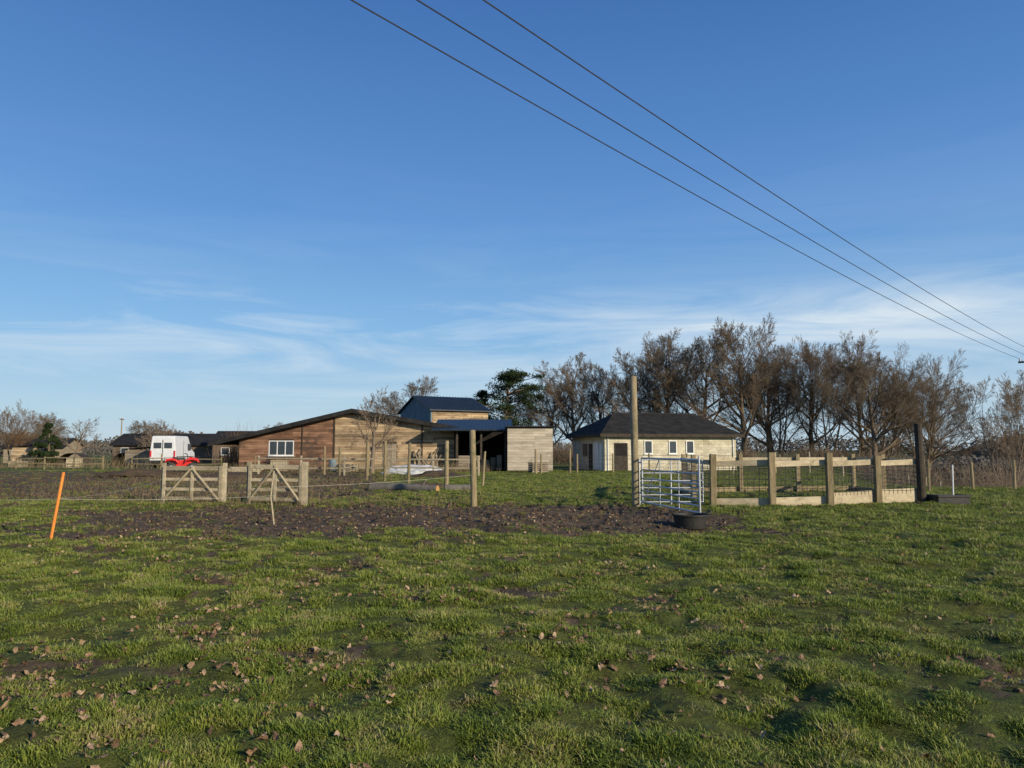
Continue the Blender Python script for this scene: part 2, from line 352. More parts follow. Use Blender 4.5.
# ---------------------------------------------------------------- trees
def tubes_mesh(name,groups,material):
    Vs=[];Fs=[];off=0
    for (n,s),it in groups.items():
        P=np.array([a for a,_ in it]); R=np.array([b for _,b in it]); B=len(P)
        D=P[:,-1]-P[:,0]; D/=np.linalg.norm(D,axis=1,keepdims=True)+1e-9
        ref=np.where(np.abs(D[:,2:3])<.9,[[0,0,1.]],[[1.,0,0]]); U=np.cross(D,ref); U/=np.linalg.norm(U,axis=1,keepdims=True); Wv=np.cross(D,U)
        a=np.arange(s)*2*np.pi/s
        ring=np.cos(a)[None,:,None]*U[:,None,:]+np.sin(a)[None,:,None]*Wv[:,None,:]
        VV=P[:,:,None,:]+R[:,:,None,None]*ring[:,None]
        Vs.append(VV.reshape(-1,3))
        b=np.arange(B)[:,None,None]*n*s+off; i=np.arange(n-1)[None,:,None]*s; k=np.arange(s)[None,None]; k2=(k+1)%s
        Fs.append(np.stack(np.broadcast_arrays(b+i+k,b+i+k2,b+i+s+k2,b+i+s+k),-1).reshape(-1,4)); off+=B*n*s
    me=mesh_arr(name,np.vstack(Vs),np.vstack(Fs),True); me.materials.append(material); return me
def gen_tree(seed,stems=1,trunk=.2,ang1=56,counts=(13,7,6,5,3),ratio=(.64,.62,.58,.60,.72),trop=(.02,.06,.05,.05,.04),r0=.021,wob=.08,fine=1.0,lead=.68):
    R=random.Random(seed); G={}
    sides=[8,6,4,3,3,3]; nseg=[8,6,4,3,2,1]
    def rv(): return Vector((R.gauss(0,1),R.gauss(0,1),R.gauss(0,1)))
    def grow(p,d,L_,r,lvl):
        n=nseg[lvl]; pts=[p.copy()]; rad=[r]; dirs=[d.copy()]
        for i in range(n):
            d=(d+rv()*wob*(.5 if lvl==0 else 1)+Vector((0,0,1))*trop[min(lvl,4)]).normalized()
            p=p+d*(L_/n); pts.append(p.copy()); dirs.append(d.copy())
            rad.append(max(r*(1-(.8 if lvl<4 else .6)*(i+1)/n), .0006*fine))
        G.setdefault((n+1,sides[lvl]),[]).append(([tuple(q) for q in pts],rad))
        if lvl>=5: return
        c=counts[lvl]; t0=trunk if lvl==0 else .2
        for j in range(c):
            t=t0+(1-t0)*((j+R.random())/c) ; f=t*n; i=min(int(f),n-1); q=pts[i].lerp(pts[i+1],f-i); dd=dirs[i]
            a=math.radians((ang1 if lvl==0 else 40)*R.uniform(.6,1.2)*(1.2-.6*t))
            side=dd.cross(rv()).normalized()
            if lvl==0:
                az=j*2.4+R.uniform(-.5,.5); side=(Vector((math.cos(az),math.sin(az),0))); side=(side-dd*side.dot(dd)).normalized()
            nd_=(dd*math.cos(a)+side*math.sin(a)).normalized()
            ll=L_*ratio[lvl]*(1.1-.5*t)*R.uniform(.85,1.12)
            rr=max(rad[i]*(.6 if lvl==0 else .52),.00075*fine)
            grow(q,nd_,ll,rr,lvl+1)
    for s in range(stems):
        d=Vector((0,0,1)) if stems==1 else (Vector((0,0,1))+Vector((math.cos(s*2.4),math.sin(s*2.4),0))*R.uniform(.2,.55)).normalized()
        grow(Vector((0 if stems==1 else math.cos(s*2.4)*.03,0 if stems==1 else math.sin(s*2.4)*.03,-.02)),d,(lead if stems==1 else .78)*R.uniform(.92,1),r0*(1 if stems==1 else .6),0)
    return G
TM=[]
for sd_,kw in [(1,dict()),(2,dict(ang1=64,trunk=.18,lead=.6)),(3,dict(ang1=52,trunk=.25)),(4,dict(stems=4,trunk=.15,ang1=44,counts=(8,6,5,5,2))),(5,dict(stems=3,trunk=.18,ang1=50,counts=(9,7,5,4,3)))]:
    TM.append(tubes_mesh('bare_tree_mesh',gen_tree(sd_,**kw),TREEBARK))
def norm(me,wr=.44):
    n=len(me.vertices); a=np.empty(n*3,np.float32); me.vertices.foreach_get('co',a); a=a.reshape(-1,3); zt=np.sort(a[:,2])[int(n*.997)]
    a/=zt; wd=np.percentile(np.hypot(a[:,0],a[:,1]),97); a[:,:2]*=wr/wd
    me.vertices.foreach_set('co',a.ravel()); me.update()
for t in TM: norm(t)
def place(name,me,x,y,h,rz,wide=1.0):
    o=bpy.data.objects.new(name,me); z=float(H(x,y)); h=h-z; o.location=(x,y,z-.05); o.scale=(h*wide,h*wide,h); o.rotation_euler=(0,0,rz); link(o); return o
trees=[(4.9,100,11.8,0,.95),(8.1,96,14.0,1,.95),(12,99,13.2,2,.95),(15.2,93,14.2,0,.95),(18.6,90,16.2,2,.95),(23,88,16.4,1,.95),(27,86,17.0,0,.88),(31.4,88,15.6,3,.95),
 (35,82,14.4,4,1.0),(41.5,84,13.2,3,1.0),(38.5,79,13,1,.9),(45.5,82,12.0,4,1.0),(20.5,97,15,4,.95),(36.5,90,14.6,2,.95),(1.0,106,10.0,4,1),(-14.9,112,12.8,1,1.15),(-6.5,114,10,3,1),(49,88,10.5,0,1),(33,95,14.8,1,.95),(43.5,92,13.3,2,.95)]
for k,(x,y,h,ti,wd) in enumerate(trees): place('bare_tree',TM[ti],x,y,h,k*1.9,wd)
PT=[tubes_mesh('pale_bare_tree_mesh',gen_tree(11,stems=3,trunk=.12,ang1=46,counts=(7,6,5,4,3),fine=1.5),TREEBARK2),tubes_mesh('fruit_tree_mesh',gen_tree(12,trunk=.3,ang1=55,counts=(8,6,4,3,2),fine=2.0,r0=.034),TREEBARK2)]
for t in PT: norm(t)
place('bare_ash_tree',PT[0],40.5,61,7.9,.4,1.0); place('bare_ash_tree',PT[0],47,66,7.0,2.4,1)
place('bare_fruit_tree',PT[1],-9.6,51,5.9,.9,.72)
place('bare_fruit_tree',PT[1],-47,80,5.2,2,1.0); place('bare_fruit_tree',PT[1],-41,85,5,4,1.0); place('bare_fruit_tree',PT[1],-43.5,92,5.6,4,1.0)
place('bare_tree',TM[3],-66,105,7.0,1,1.1); place('bare_tree',TM[1],-36,112,5.8,3,1.1); place('bare_tree',TM[4],-52,108,5.4,5,1.2); place('bare_tree',TM[0],-75,118,7.5,2,1.2); place('bare_tree',TM[2],-62,125,6.6,4,1.2)
WT=tubes_mesh('willow_mesh',gen_tree(21,stems=4,trunk=.1,ang1=35,counts=(8,6,5,4,2),fine=1.5),OSIER); norm(WT)
place('willow_tree',WT,-54,80,6.8,0,.9)
def stems_obj(name,N,fx,fy,h0,h1,rad,lean,material,sp=1.0):
    G={}; it=[]
    for _ in range(N):
        u=random.random(); x=fx(u)+random.gauss(0,.5); y=fy(u)+random.gauss(0,sp); h=random.uniform(h0,h1)*(.35+1.1*float(vn(x,y,4,5)))
        z0=float(H(x,y)) if (x>12 or (h1<1 and y<40)) else 0
        a=random.random()*6.283; l=random.random()*lean*h; b=Vector((x,y,z0+random.uniform(-.05,h*.4 if h1>1 else 0))); e=Vector((x+math.cos(a)*l,y+math.sin(a)*l,z0+h)); mid=(b+e)/2+Vector((random.gauss(0,.1),random.gauss(0,.1),.1))*(1 if h1>1 else .15)
        it.append(([tuple(b),tuple(mid),tuple(e)],[rad,rad*.7,rad*.3]))
    G[(3,3)]=it; me=tubes_mesh(name,G,material); link(bpy.data.objects.new(name,me))
stems_obj('undergrowth',3800,lambda u:17+28*u,lambda u:82+3*math.sin(u*9),.6,2.2,.02,.9,TREEBARK)
stems_obj('undergrowth',1500,lambda u:-3+12*u,lambda u:84,1.2,3.0,.02,.8,TREEBARK)
stems_obj('hedgerow',4600,lambda u:27+30*u,lambda u:55+10*u+2*math.sin(u*14),1.0,3.2,.014,.9,TREEBARK2,1.6)
stems_obj('reed_clump',350,lambda u:-25.6+1.6*u,lambda u:66,1.5,4.4,.013,.35,OSIER)
stems_obj('dead_weeds',2600,lambda u:-24+22*u,lambda u:56,.15,.75,.008,.8,STRAW,1.0)
stems_obj('dead_weeds',3400,lambda u:-20+14*u,lambda u:34,.08,.32,.006,1.2,STRAW,7.0)
stems_obj('dead_weeds',900,lambda u:-12+11*u,lambda u:22.6-1.2*u,.1,.5,.004,.9,STRAW,.35)
stems_obj('dead_weeds',1500,lambda u:-62+40*u,lambda u:67,.3,.95,.012,.8,STRAW,2.0)
NEED=flat('conifer_foliage',(.010,.018,.007),(.034,.05,.018),2)
def conifer(name,x0,y0,h,rad,seed,lay,dens=190,flatn=.75,skew=0.0):
    R=random.Random(seed); e=empty(name); e.location=(x0,y0,0)
    b=MB(); b.tube([(0,0,-.1),(.1,0,h*.4),(skew*.4,.1,h*.75),(skew*.8,0,h*.93)],[h*.024,h*.018,h*.012,h*.004],8)
    V=[];F=[]
    def clump(c,r,n):
        for _ in range(n):
            q=Vector((R.gauss(0,1.15),R.gauss(0,1.15),R.gauss(0,flatn)))
            if q.length>2.3: q*=2.3/q.length
            q=c+q*r*.52; s=R.uniform(.06,.15)
            a=Vector((R.gauss(0,1),R.gauss(0,1),R.gauss(0,1))).normalized(); bb=a.orthogonal().normalized()
            i=len(V); V.extend([q-a*s*1.3,q+bb*s*.5,q+a*s*1.3,q-bb*s*.5]); F.append((i,i+1,i+2,i+3))
    for z,rr,n in lay:
        for j in range(n):
            a=R.random()*6.283; q=rad*rr*R.uniform(.2,1.1); zz=h*(z+R.uniform(-.045,.045)); c=Vector((q*math.cos(a)+skew*z,q*math.sin(a),zz))
            b.tube([(skew*z*.5,0,zz-h*.07),tuple(c)],[h*.008,h*.002],5); clump(c,R.uniform(.14,.27)*rad,dens)
    b.build('trunk',[TREEBARK],e)
    me=mesh_arr('foliage',np.array([tuple(v) for v in V]),np.array(F)); me.materials.append(NEED); link(bpy.data.objects.new('foliage',me),e)
conifer('pine_tree',-.9,94,11.9,4.3,3,[(.46,.75,6),(.58,1.0,10),(.69,.8,9),(.80,1.0,13),(.90,.8,11),(.95,.45,6)],230,.5,.9)
conifer('pine_tree',-4.1,97,9.2,2.7,5,[(.4,.8,6),(.55,1,8),(.7,.9,8),(.85,.6,6),(.95,.3,4)],190,.6)
conifer('conifer_shrub',-47.5,76,4.2,1.3,8,[(.12,1,9),(.3,.95,9),(.48,.8,8),(.65,.55,6),(.8,.35,4),(.95,.12,2)],170)
DT=flat('distant_wood',(.07,.07,.068),(.14,.125,.105),.08)
V=[];F=[]
def treeline(x0,y0,x1,y1,n,h,seed):
    R=random.Random(seed)
    for i in range(n):
        u=R.random(); x=x0+(x1-x0)*u; y=y0+(y1-y0)*u+R.uniform(-8,8); hh=h*(.45+.9*float(vn(x,y,30,seed)))*R.uniform(.7,1.1); z0=float(H(x,y))
        for q in range(22):
            cx=x+R.gauss(0,hh*.35); cz=z0+hh*R.random()**.8; s=R.uniform(.3,.9)*hh*.11
            a=Vector((R.gauss(0,1),R.gauss(0,1),R.gauss(0,1))).normalized(); bb=a.orthogonal().normalized(); c=Vector((cx,y+R.gauss(0,2),cz)); k=len(V)
            V.extend([tuple(c-a*s),tuple(c+bb*s),tuple(c+a*s),tuple(c-bb*s)]); F.append((k,k+1,k+2,k+3))
treeline(-330,300,-60,330,1300,7.5,1); treeline(-60,330,260,330,900,8,2); treeline(130,210,420,300,1600,8.5,3); treeline(-200,170,-70,180,600,4.6,4); treeline(56,100,120,130,900,3.0,6)
me=mesh_arr('distant_treeline',np.array(V),np.array(F)); me.materials.append(DT); link(bpy.data.objects.new('distant_treeline',me))

# ---------------------------------------------------------------- buildings
def frame(o,dx):
    d=Vector((dx[0],dx[1],0)).normalized(); n_=Vector((-d.y,d.x,0))
    M=Matrix(((d.x,n_.x,0,o[0]),(d.y,n_.y,0,o[1]),(0,0,1,0),(0,0,0,1))); return M
def boards(b,M,x0,x1,zfun,zmin,y,bh=.19,mat_=0,th=.03,seg=3.2,holes=(),jit=.012):
    z=zmin
    zmax=max(zfun(x0+(x1-x0)*i/60) for i in range(61))
    while z<zmax:
        xs=[x0+(x1-x0)*i/200 for i in range(201)]; ok=[x for x in xs if zfun(x)>z+bh*.9]
        if len(ok)>2:
            a,e=min(ok),max(ok); x=a
            while x<e-.05:
                nx=min(x+seg*random.uniform(.6,1.2),e)
                pieces=[(x,nx)]
                for (hx0,hx1,hz0,hz1) in holes:
                    if z+bh>hz0 and z<hz1:
                        np_=[]
                        for (p,q) in pieces:
                            if q<=hx0 or p>=hx1: np_.append((p,q))
                            else:
                                if p<hx0: np_.append((p,hx0))
                                if q>hx1: np_.append((hx1,q))
                        pieces=np_
                for p,q in pieces:
                    if q-p>.03: b.box(p+.004,q-.004,y-th-random.uniform(0,jit),y,z+.005,z+bh-.008,mat_,None,M)
                x=nx
        z+=bh
# --- timber barn
barn=empty('timber_barn')
M=frame((-21.9,59.5),(1,0.02)); Wd=17.3; ax=9.1
def zf(x): return 2.6+(4.75-2.6)*x/ax if x<ax else 4.75-(4.75-3.35)*(x-ax)/(Wd-ax)
b=MB(); wh=[(2.4,4.4,1.15,2.35)]
boards(b,M,0.05,7.6,zf,.05,0,.2,0,holes=wh); boards(b,M,7.6,Wd-.05,zf,.05,0,.2,1,holes=[(11.5,12.6,0,2.1)])
b.build('front_cladding',[W_RED,W_TAN],barn)
b=MB()
for (a,c) in [(0,ax),(ax,Wd)]:
    b.add([M@Vector(p) for p in [(a,.01,0),(c,.01,0),(c,.01,zf(c)-.02),(a,.01,zf(a)-.02),(a,.15,0),(c,.15,0),(c,.15,zf(c)-.02),(a,.15,zf(a)-.02)]],[(0,1,2,3),(4,7,6,5),(0,3,7,4),(1,5,6,2),(3,2,6,7)],0,.5)
b.box(0,.12,.16,14,0,2.55,0,.5,M); b.box(Wd-.12,Wd,.16,14,0,3.3,0,.5,M); b.box(0,Wd,13.9,14,0,2.5,0,.5,M)
b.build('wall_core',[W_DARK],barn)
b=MB()
def slab(b,M,xa,za,xb,zb,y0,y1,t,mat_=0):
    b.hexa([M@Vector(p) for p in [(xa,y0,za),(xb,y0,zb),(xb,y1,zb),(xa,y1,za),(xa,y0,za+t),(xb,y0,zb+t),(xb,y1,zb+t),(xa,y1,za+t)]],mat_,.5)
slab(b,M,-2.2,2.6-.55,ax,4.75,-.7,14.4,.12); slab(b,M,ax+.002,4.75,Wd+.4,3.35-.06,-.7,14.4,.12)
b.build('roof',[ROOF],barn)
b=MB()
for (xa,za,xb,zb) in [(-2.2,2.05,ax,4.75),(ax,4.75,Wd+.4,3.29)]:
    b.hexa([M@Vector(p) for p in [(xa,-.76,za-.18),(xb,-.76,zb-.18),(xb,-.71,zb-.18),(xa,-.71,za-.18),(xa,-.76,za+.15),(xb,-.76,zb+.15),(xb,-.71,zb+.15),(xa,-.71,za+.15)]],0,.5)
b.build('bargeboard',[ROOF],barn)
def window(par,M,x0,x1,z0,z1,y,n=2,name='window'):
    b=MB(); f=.07
    b.box(x0,x1,y-.06,y-.01,z0,z0+f,0,.5,M); b.box(x0,x1,y-.06,y-.01,z1-f,z1,0,.5,M)
    for i in range(n+1):
        xx=x0+(x1-x0-f)*i/n; b.box(xx,xx+f,y-.057,y-.012,z0+f,z1-f,0,.5,M)
    b.box(x0+.02,x1-.02,y-.03,y-.02,z0+.03,z1-.03,1,.5,M)
    b.box(x0-.05,x1+.05,y-.12,y-.01,z0-.06,z0-.003,0,.5,M)
    b.build(name,[WHITE,GLASS],par)
window(barn,M,2.4,4.4,1.15,2.35,0,3)
b=MB()
for i in range(6): b.box(11.52+i*.18,11.69+i*.18,-.05,.0,.05,2.08,0,None,M)
for z in (.4,1.6): b.box(11.55,12.58,-.08,-.051,z,z+.14,0,None,M)
b.build('plank_door',[W_GREY],barn)
b=MB()
b.box(7.55,7.67,-.09,-.045,0.05,4.2,0,.5,M); b.box(14.6,14.72,-.09,-.045,.05,3.7,0,.5,M); b.box(5.0,5.1,-.09,-.045,0.05,3.5,0,.5,M)
b.build('corner_trim',[W_DARK],barn)
b=MB()
for k in range(10): b.beam(M@Vector((13.2+random.uniform(0,3.0),-.9-random.random()*.4,.05)),M@Vector((13.4+random.uniform(0,3.0),-.12,1.0+random.random()*.8)),.12,.03,0)
b.build('leaning_planks',[W_GREY],barn)
# --- canopy / open-front shed
sh=empty('open_front_shed'); M=frame((-4.5,58.2),(1,.02)); b=MB()
for x in (.1,2.0,3.9): b.box(x,x+.16,.1,.26,0,3.0,0,None,M)
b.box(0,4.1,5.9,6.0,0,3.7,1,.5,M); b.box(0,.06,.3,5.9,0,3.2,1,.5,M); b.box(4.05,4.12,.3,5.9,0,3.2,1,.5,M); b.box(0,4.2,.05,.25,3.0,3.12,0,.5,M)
boards(b,M,.3,2.0,lambda x:1.3,.05,.1,.16,2)
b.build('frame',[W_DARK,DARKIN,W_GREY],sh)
b=MB()
b.hexa([M@Vector(p) for p in [(-1.8,-.5,3.1),(4.6,-.5,3.1),(4.6,6.2,4.15),(-1.8,6.2,4.15),(-1.8,-.5,3.2),(4.6,-.5,3.2),(4.6,6.2,4.25),(-1.8,6.2,4.25)]],0,.5)
for i in range(22):
    x=-1.75+i*.3; b.beam(M@Vector((x,-.5,3.21)),M@Vector((x,6.2,4.26)),.05,.04,0,.5)
b.build('roof',[ROOFB],sh)
b=MB(); 
for i in range(3): b.box(2.3+i*.5,2.7+i*.5,1.5,2.2,0,.8+.2*i,0,None,M)
b.build('stored_crates',[W_GREY],sh)
# --- clad shed
s2=empty('clad_shed'); M=frame((-.35,57.2),(1,.03)); b=MB()
boards(b,M,0,3.5,lambda x:3.35,.05,0,.2,0); b.box(0,3.5,.01,3.5,0,3.3,1,.5,M)
b.build('walls',[W_LIGHT,W_GREY],s2)
b=MB(); b.box(-.15,3.7,-.25,3.7,3.36,3.44,0,.5,M); b.build('roof',[ROOF],s2)
# --- blue barn
bb=empty('blue_metal_barn'); M=frame((-8.0,73),(1,.55)); b=MB(); Lx,Dp,he,hr=6.3,8.6,5.6,7.1
P=lambda *a:M@Vector(a)
b.add([P(0,0,0),P(0,Dp,0),P(0,Dp,he),P(0,Dp/2,hr),P(0,0,he),P(.1,0,0),P(.1,Dp,0),P(.1,Dp,he),P(.1,Dp/2,hr),P(.1,0,he)],[(0,4,3,2,1),(5,6,7,8,9),(0,1,6,5),(1,2,7,6),(2,3,8,7),(3,4,9,8),(4,0,5,9)],0,.5)
for i in range(28):
    y=.1+i*.305; zt=he+(hr-he)*(1-abs(y-Dp/2)/(Dp/2)); b.box(-.05,-.002,y,y+.12,0,zt-.05,0,None,M)
b.build('gable_wall',[BLUEW],bb)
b=MB(); b.box(.11,Lx,.02,.1,0,he-.02,1,.5,M); boards(b,M,.11,Lx,lambda x:he,3.2,0,.2,0); b.box(.11,Lx,Dp-.1,Dp-.02,0,he,1,.5,M); b.box(Lx-.1,Lx-.005,.11,Dp-.11,0,he,1,.5,M)
b.build('side_wall',[W_TAN,W_DARK],bb)
b=MB()
for y0,z0,y1,z1 in [(-.4,he-.12,Dp/2,hr+.02),(Dp+.4,he-.12,Dp/2+.002,hr+.02)]:
    b.hexa([P(-.3,y0,z0),P(Lx+.3,y0,z0),P(Lx+.3,y1,z1),P(-.3,y1,z1),P(-.3,y0,z0+.1),P(Lx+.3,y0,z0+.1),P(Lx+.3,y1,z1+.1),P(-.3,y1,z1+.1)],0,.5)
for i in range(20):
    x=-.2+i*.34; b.beam(P(x,-.4,he),P(x,Dp/2,hr+.14),.06,.05,0,.5)
b.build('roof',[ROOFB],bb)
# --- cream stable block
cb=empty('cream_stable_block'); M=frame((7.1,57),(11,3)); Lx,Dp,he,hr=11.4,7.0,2.85,4.6
P=lambda *a:M@Vector(a)
b=MB(); b.box(0,Lx,0,.12,0,he,0,.5,M); b.box(0,Lx,Dp-.12,Dp,0,he,0,.5,M); b.box(0,.12,.121,Dp-.121,0,he,0,.5,M); b.box(Lx-.12,Lx,.121,Dp-.121,0,he,0,.5,M)
z=.05; row=0
while z<he-.1:
    x=.02-(row%2)*.22
    while x<Lx-.03:
        b.box(max(x,.02),min(x+.435,Lx-.02),-.02-random.random()*.006,-.001,z,z+.212,0,None,M); x+=.445
    z+=.222; row+=1
b.build('walls',[CREAM],cb)
b=MB(); o=.5
A,B_,C,D=P(-o,-o,he-.02),P(Lx+o,-o,he-.02),P(Lx+o,Dp+o,he-.02),P(-o,Dp+o,he-.02); R1=P(2.2,Dp/2,hr); R2=P(Lx-1.6,Dp/2,hr)
b.add([A,B_,C,D,R1,R2],[(0,1,5,4),(1,2,5),(2,3,4,5),(3,0,4),(3,2,1,0)],0,.5)
for i in range(9):
    t=i/9+.02
    q=lambda a,c:a.lerp(c,t)+Vector((0,0,.02))
    b.beam(q(A,R1),q(B_,R2),.05,.03,0,.4); b.beam(q(D,R1),q(A,R1),.05,.03,0,.4); 
b.tube([R1,R2],.1,8,0,.9)
b.build('roof',[ROOF],cb)
b=MB(); b.box(-o,Lx+o,-o-.03,-o-.004,he-.25,he-.0,0,.5,M); b.box(-o-.03,-o-.004,-o-.03,Dp+o,he-.25,he,0,.5,M); b.build('fascia',[W_DARK],cb)
for x0,x1 in [(3.3,4.0),(5.4,6.1),(6.9,7.6)]:
    window(cb,M,x0,x1,1.3,2.35,-.03,1)
M2=M@Matrix.Rotation(math.radians(-90),4,'Z')
b=MB()
b.box(-2.2,-1.1,-.06,-.004,.05,2.2,0,.5,M2); b.box(-4.6,-3.6,-.06,-.004,1.1,2.1,1,.5,M2); b.box(-.9,-.5,-.07,-.004,.05,2.1,0,.5,M2); b.box(-3.2,-2.5,-.06,-.004,.05,2.1,2,.5,M2)
b.build('side_door',[WHITE,GLASS,W_DARK],cb)
b=MB(); b.tube([P(.25,-.08,0),P(.25,-.08,he-.2)],.045,8); b.tube([P(Lx-.3,-.08,0),P(Lx-.3,-.08,he-.2)],.045,8); b.build('downpipe',[WHITE],cb)
b=MB(); b.box(.8,1.9,-.075,-.03,.05,2.15,0,.5,M); b.box(.88,1.82,-.09,-.076,1.15,2.08,1,.5,M); b.build('stable_door',[W_DARK,DARKIN],cb)
def house(name,x,y,Lx,Dp,he,hr,dx,wm,rm):
    e=empty(name); M=frame((x,y),dx); P=lambda *a:M@Vector(a); b=MB()
    b.box(0,Lx,0,Dp,0,he,0,.5,M)
    for xx in (0.01,Lx-.01): b.add([P(xx,0,he),P(xx,Dp,he),P(xx,Dp/2,hr)],[(0,1,2)],0,.5)
    b.build('walls',[wm],e); b=MB()
    for y0,y1 in [(-.4,Dp/2),(Dp+.4,Dp/2+.002)]:
        z0=he-.15; b.hexa([P(-.3,y0,z0),P(Lx+.3,y0,z0),P(Lx+.3,y1,hr),P(-.3,y1,hr),P(-.3,y0,z0+.12),P(Lx+.3,y0,z0+.12),P(Lx+.3,y1,hr+.12),P(-.3,y1,hr+.12)],0,.5)
    b.build('roof',[rm],e)
    for i in range(int(Lx/4)): window(e,M,1+i*3.4,2+i*3.4,1.0,1.9,-.0,1)
    return e
house('farm_outbuilding',-50,93,15,6,2.3,3.6,(1,0),W_DULL,ROOF)
house('farm_outbuilding',-35.5,88,7,5,2.5,3.8,(1,.05),W_DULL,ROOF)
house('farm_outbuilding',-63,92,7,5,2.0,3.0,(1,.1),W_GREY,ROOF)
fs=empty('field_shelter'); M=frame((-52.5,78),(1,.1)); b=MB()
boards(b,M,0,3.2,lambda x:1.9,.05,0,.2,0); b.box(0,3.2,.02,2.2,0,1.85,1,.5,M)
b.build('walls',[W_TAN,W_DARK],fs); b=MB(); slab(b,M,-.2,1.95,3.4,2.15,-.3,2.5,.08); b.build('roof',[ROOF],fs)
fs=empty('hen_house'); M=frame((-37.5,72),(1,-.1)); b=MB()
boards(b,M,0,2.6,lambda x:1.6,.3,0,.16,0); b.box(0,2.6,.02,1.8,.3,1.55,1,.5,M)
for x in (.1,2.4): b.box(x,x+.1,.1,.2,0,.3,1,.5,M)
b.build('walls',[W_GREY,W_DARK],fs); b=MB(); slab(b,M,-.2,1.65,2.8,1.9,-.3,2.1,.06); b.build('roof',[ROOF],fs)
for (ax_,ay_,rr_) in ((-44,74,.2),(-39.8,76,-.1)):
    fs=empty('sheep_ark'); M=frame((ax_,ay_),(1,rr_)); b=MB()
    for i in range(13):
        a0=math.pi*i/13; a1=math.pi*(i+1)/13
        b.add([M@Vector((1.32*math.cos(a0),0,1.3*math.sin(a0))),M@Vector((1.32*math.cos(a1),0,1.3*math.sin(a1))),M@Vector((1.32*math.cos(a1),2.4,1.3*math.sin(a1))),M@Vector((1.32*math.cos(a0),2.4,1.3*math.sin(a0)))],[(0,1,2,3)],0)
    b.build('shell',[W_DARK],fs)

# ---------------------------------------------------------------- fences, posts, gates
def post(name,x,y,h,r,lean=(0,0),m_=W_POST,sides=12):
    b=MB(); z0=float(H(x,y)); b.tube([(x,y,z0-.2),(x+lean[0]*.5,y+lean[1]*.5,z0+h*.5),(x+lean[0],y+lean[1],z0+h-.02),(x+lean[0],y+lean[1],z0+h)],[r*1.04,r,r*.95,r*.82],sides)
    return b.build(name,[m_],smooth=True)
post('tall_timber_pole',3.5,21.1,3.68,.105,(-.03,0),W_POLE)
post('fence_post',-1.07,21.1,2.15,.09,(-.06,0)); post('fence_post',-2.55,29,2.0,.085); post('fence_post',-4.8,34.5,1.9,.07,(.05,0)); post('fence_post',-6.4,37.5,2.0,.08); post('fence_post',-7.6,39,2.05,.08)
post('fence_post',-8.7,45,1.9,.07); post('fence_post',-10.2,44,1.8,.07); post('fence_post',-11.6,46,1.8,.07); post('fence_post',-1.3,33,1.5,.05,(.1,0)); post('fence_post',1.6,50,1.7,.08); post('fence_post',3.9,50,1.6,.08)
pf=empty('paddock_fence'); b=MB()
pts=[(-16,47),(-13.2,46.6),(-10.4,46.2),(-7.6,45.8),(-4.8,45.4),(-2,45)]
for i,(x,y) in enumerate(pts):
    b.beam((x,y,-.1),(x,y,1.25),.1,.1,0)
    if i: 
        for z in (.5,1.05): b.beam((pts[i-1][0],pts[i-1][1]-.07,z+random.uniform(-.04,.04)),(x,y-.07,z+random.uniform(-.04,.04)),.04,.09,0)
b.build('posts_and_rails',[W_GATE],pf)
pf=empty('paddock_fence'); b=MB()
pts=[(2,51),(4.5,51.3),(7,51.6),(9.5,51.5),(12,51),(15,50.5),(18,50),(21,49.6),(24,49),(27,48.6)]
for i,(x,y) in enumerate(pts):
    z1=float(H(x,y)); b.tube([(x,y,z1-.1),(x,y,z1+1.35)],.06,8,0)
    if i:
        z0=float(H(*pts[i-1]))
        for z in (.35,.65,.95,1.2): b.tube([(pts[i-1][0],pts[i-1][1],z0+z),(x,y,z1+z)],.007,4,1)
b.build('posts_and_wire',[W_POST,WIRE],pf)
pf=empty('boundary_fence'); b=MB(); prev=None
for i in range(16):
    x=16.5+i*2.2; y=29.5+i*.75; z=float(H(x,y))
    b.tube([(x,y,z-.1),(x+random.uniform(-.05,.05),y,z+random.uniform(1.1,1.25))],.05,8,0)
    if prev:
        for zz in (.2,.45,.7,.95,1.05): b.tube([(prev[0],prev[1],prev[2]+zz),(x,y,z+zz)],.006,4,1)
    prev=(x,y,z)
b.build('posts_and_wire',[W_POST,WIRE],pf)
pf=empty('boundary_fence'); b=MB(); prev=None
for i in range(16):
    x=16+i*2.6; y=52+i*.5; z=float(H(x,y))
    b.tube([(x,y,z-.1),(x,y,z+1.5)],.06,6,0)
    if prev:
        for zz in (.3,.7,1.1,1.4): b.tube([(prev[0],prev[1],prev[2]+zz),(x,y,z+zz)],.008,4,1)
    prev=(x,y,z)
b.build('posts_and_wire',[W_GATE,WIRE],pf)
pf=empty('yard_fence'); b=MB(); prev=None
for i in range(15):
    x=-58+i*2.7; y=66-i*.55+random.uniform(-.3,.3); hh=random.uniform(.9,1.3)
    b.beam((x,y,-.1),(x+random.uniform(-.08,.08),y,hh),.09,.09,0)
    if prev and i%4!=2:
        for zz in (.45,.9): b.beam((prev[0],prev[1]-.08,zz+random.uniform(-.08,.08)),(x,y-.08,zz+random.uniform(-.08,.08)),.04,.08,0)
    prev=(x,y)
b.build('posts_and_rails',[W_POST],pf)
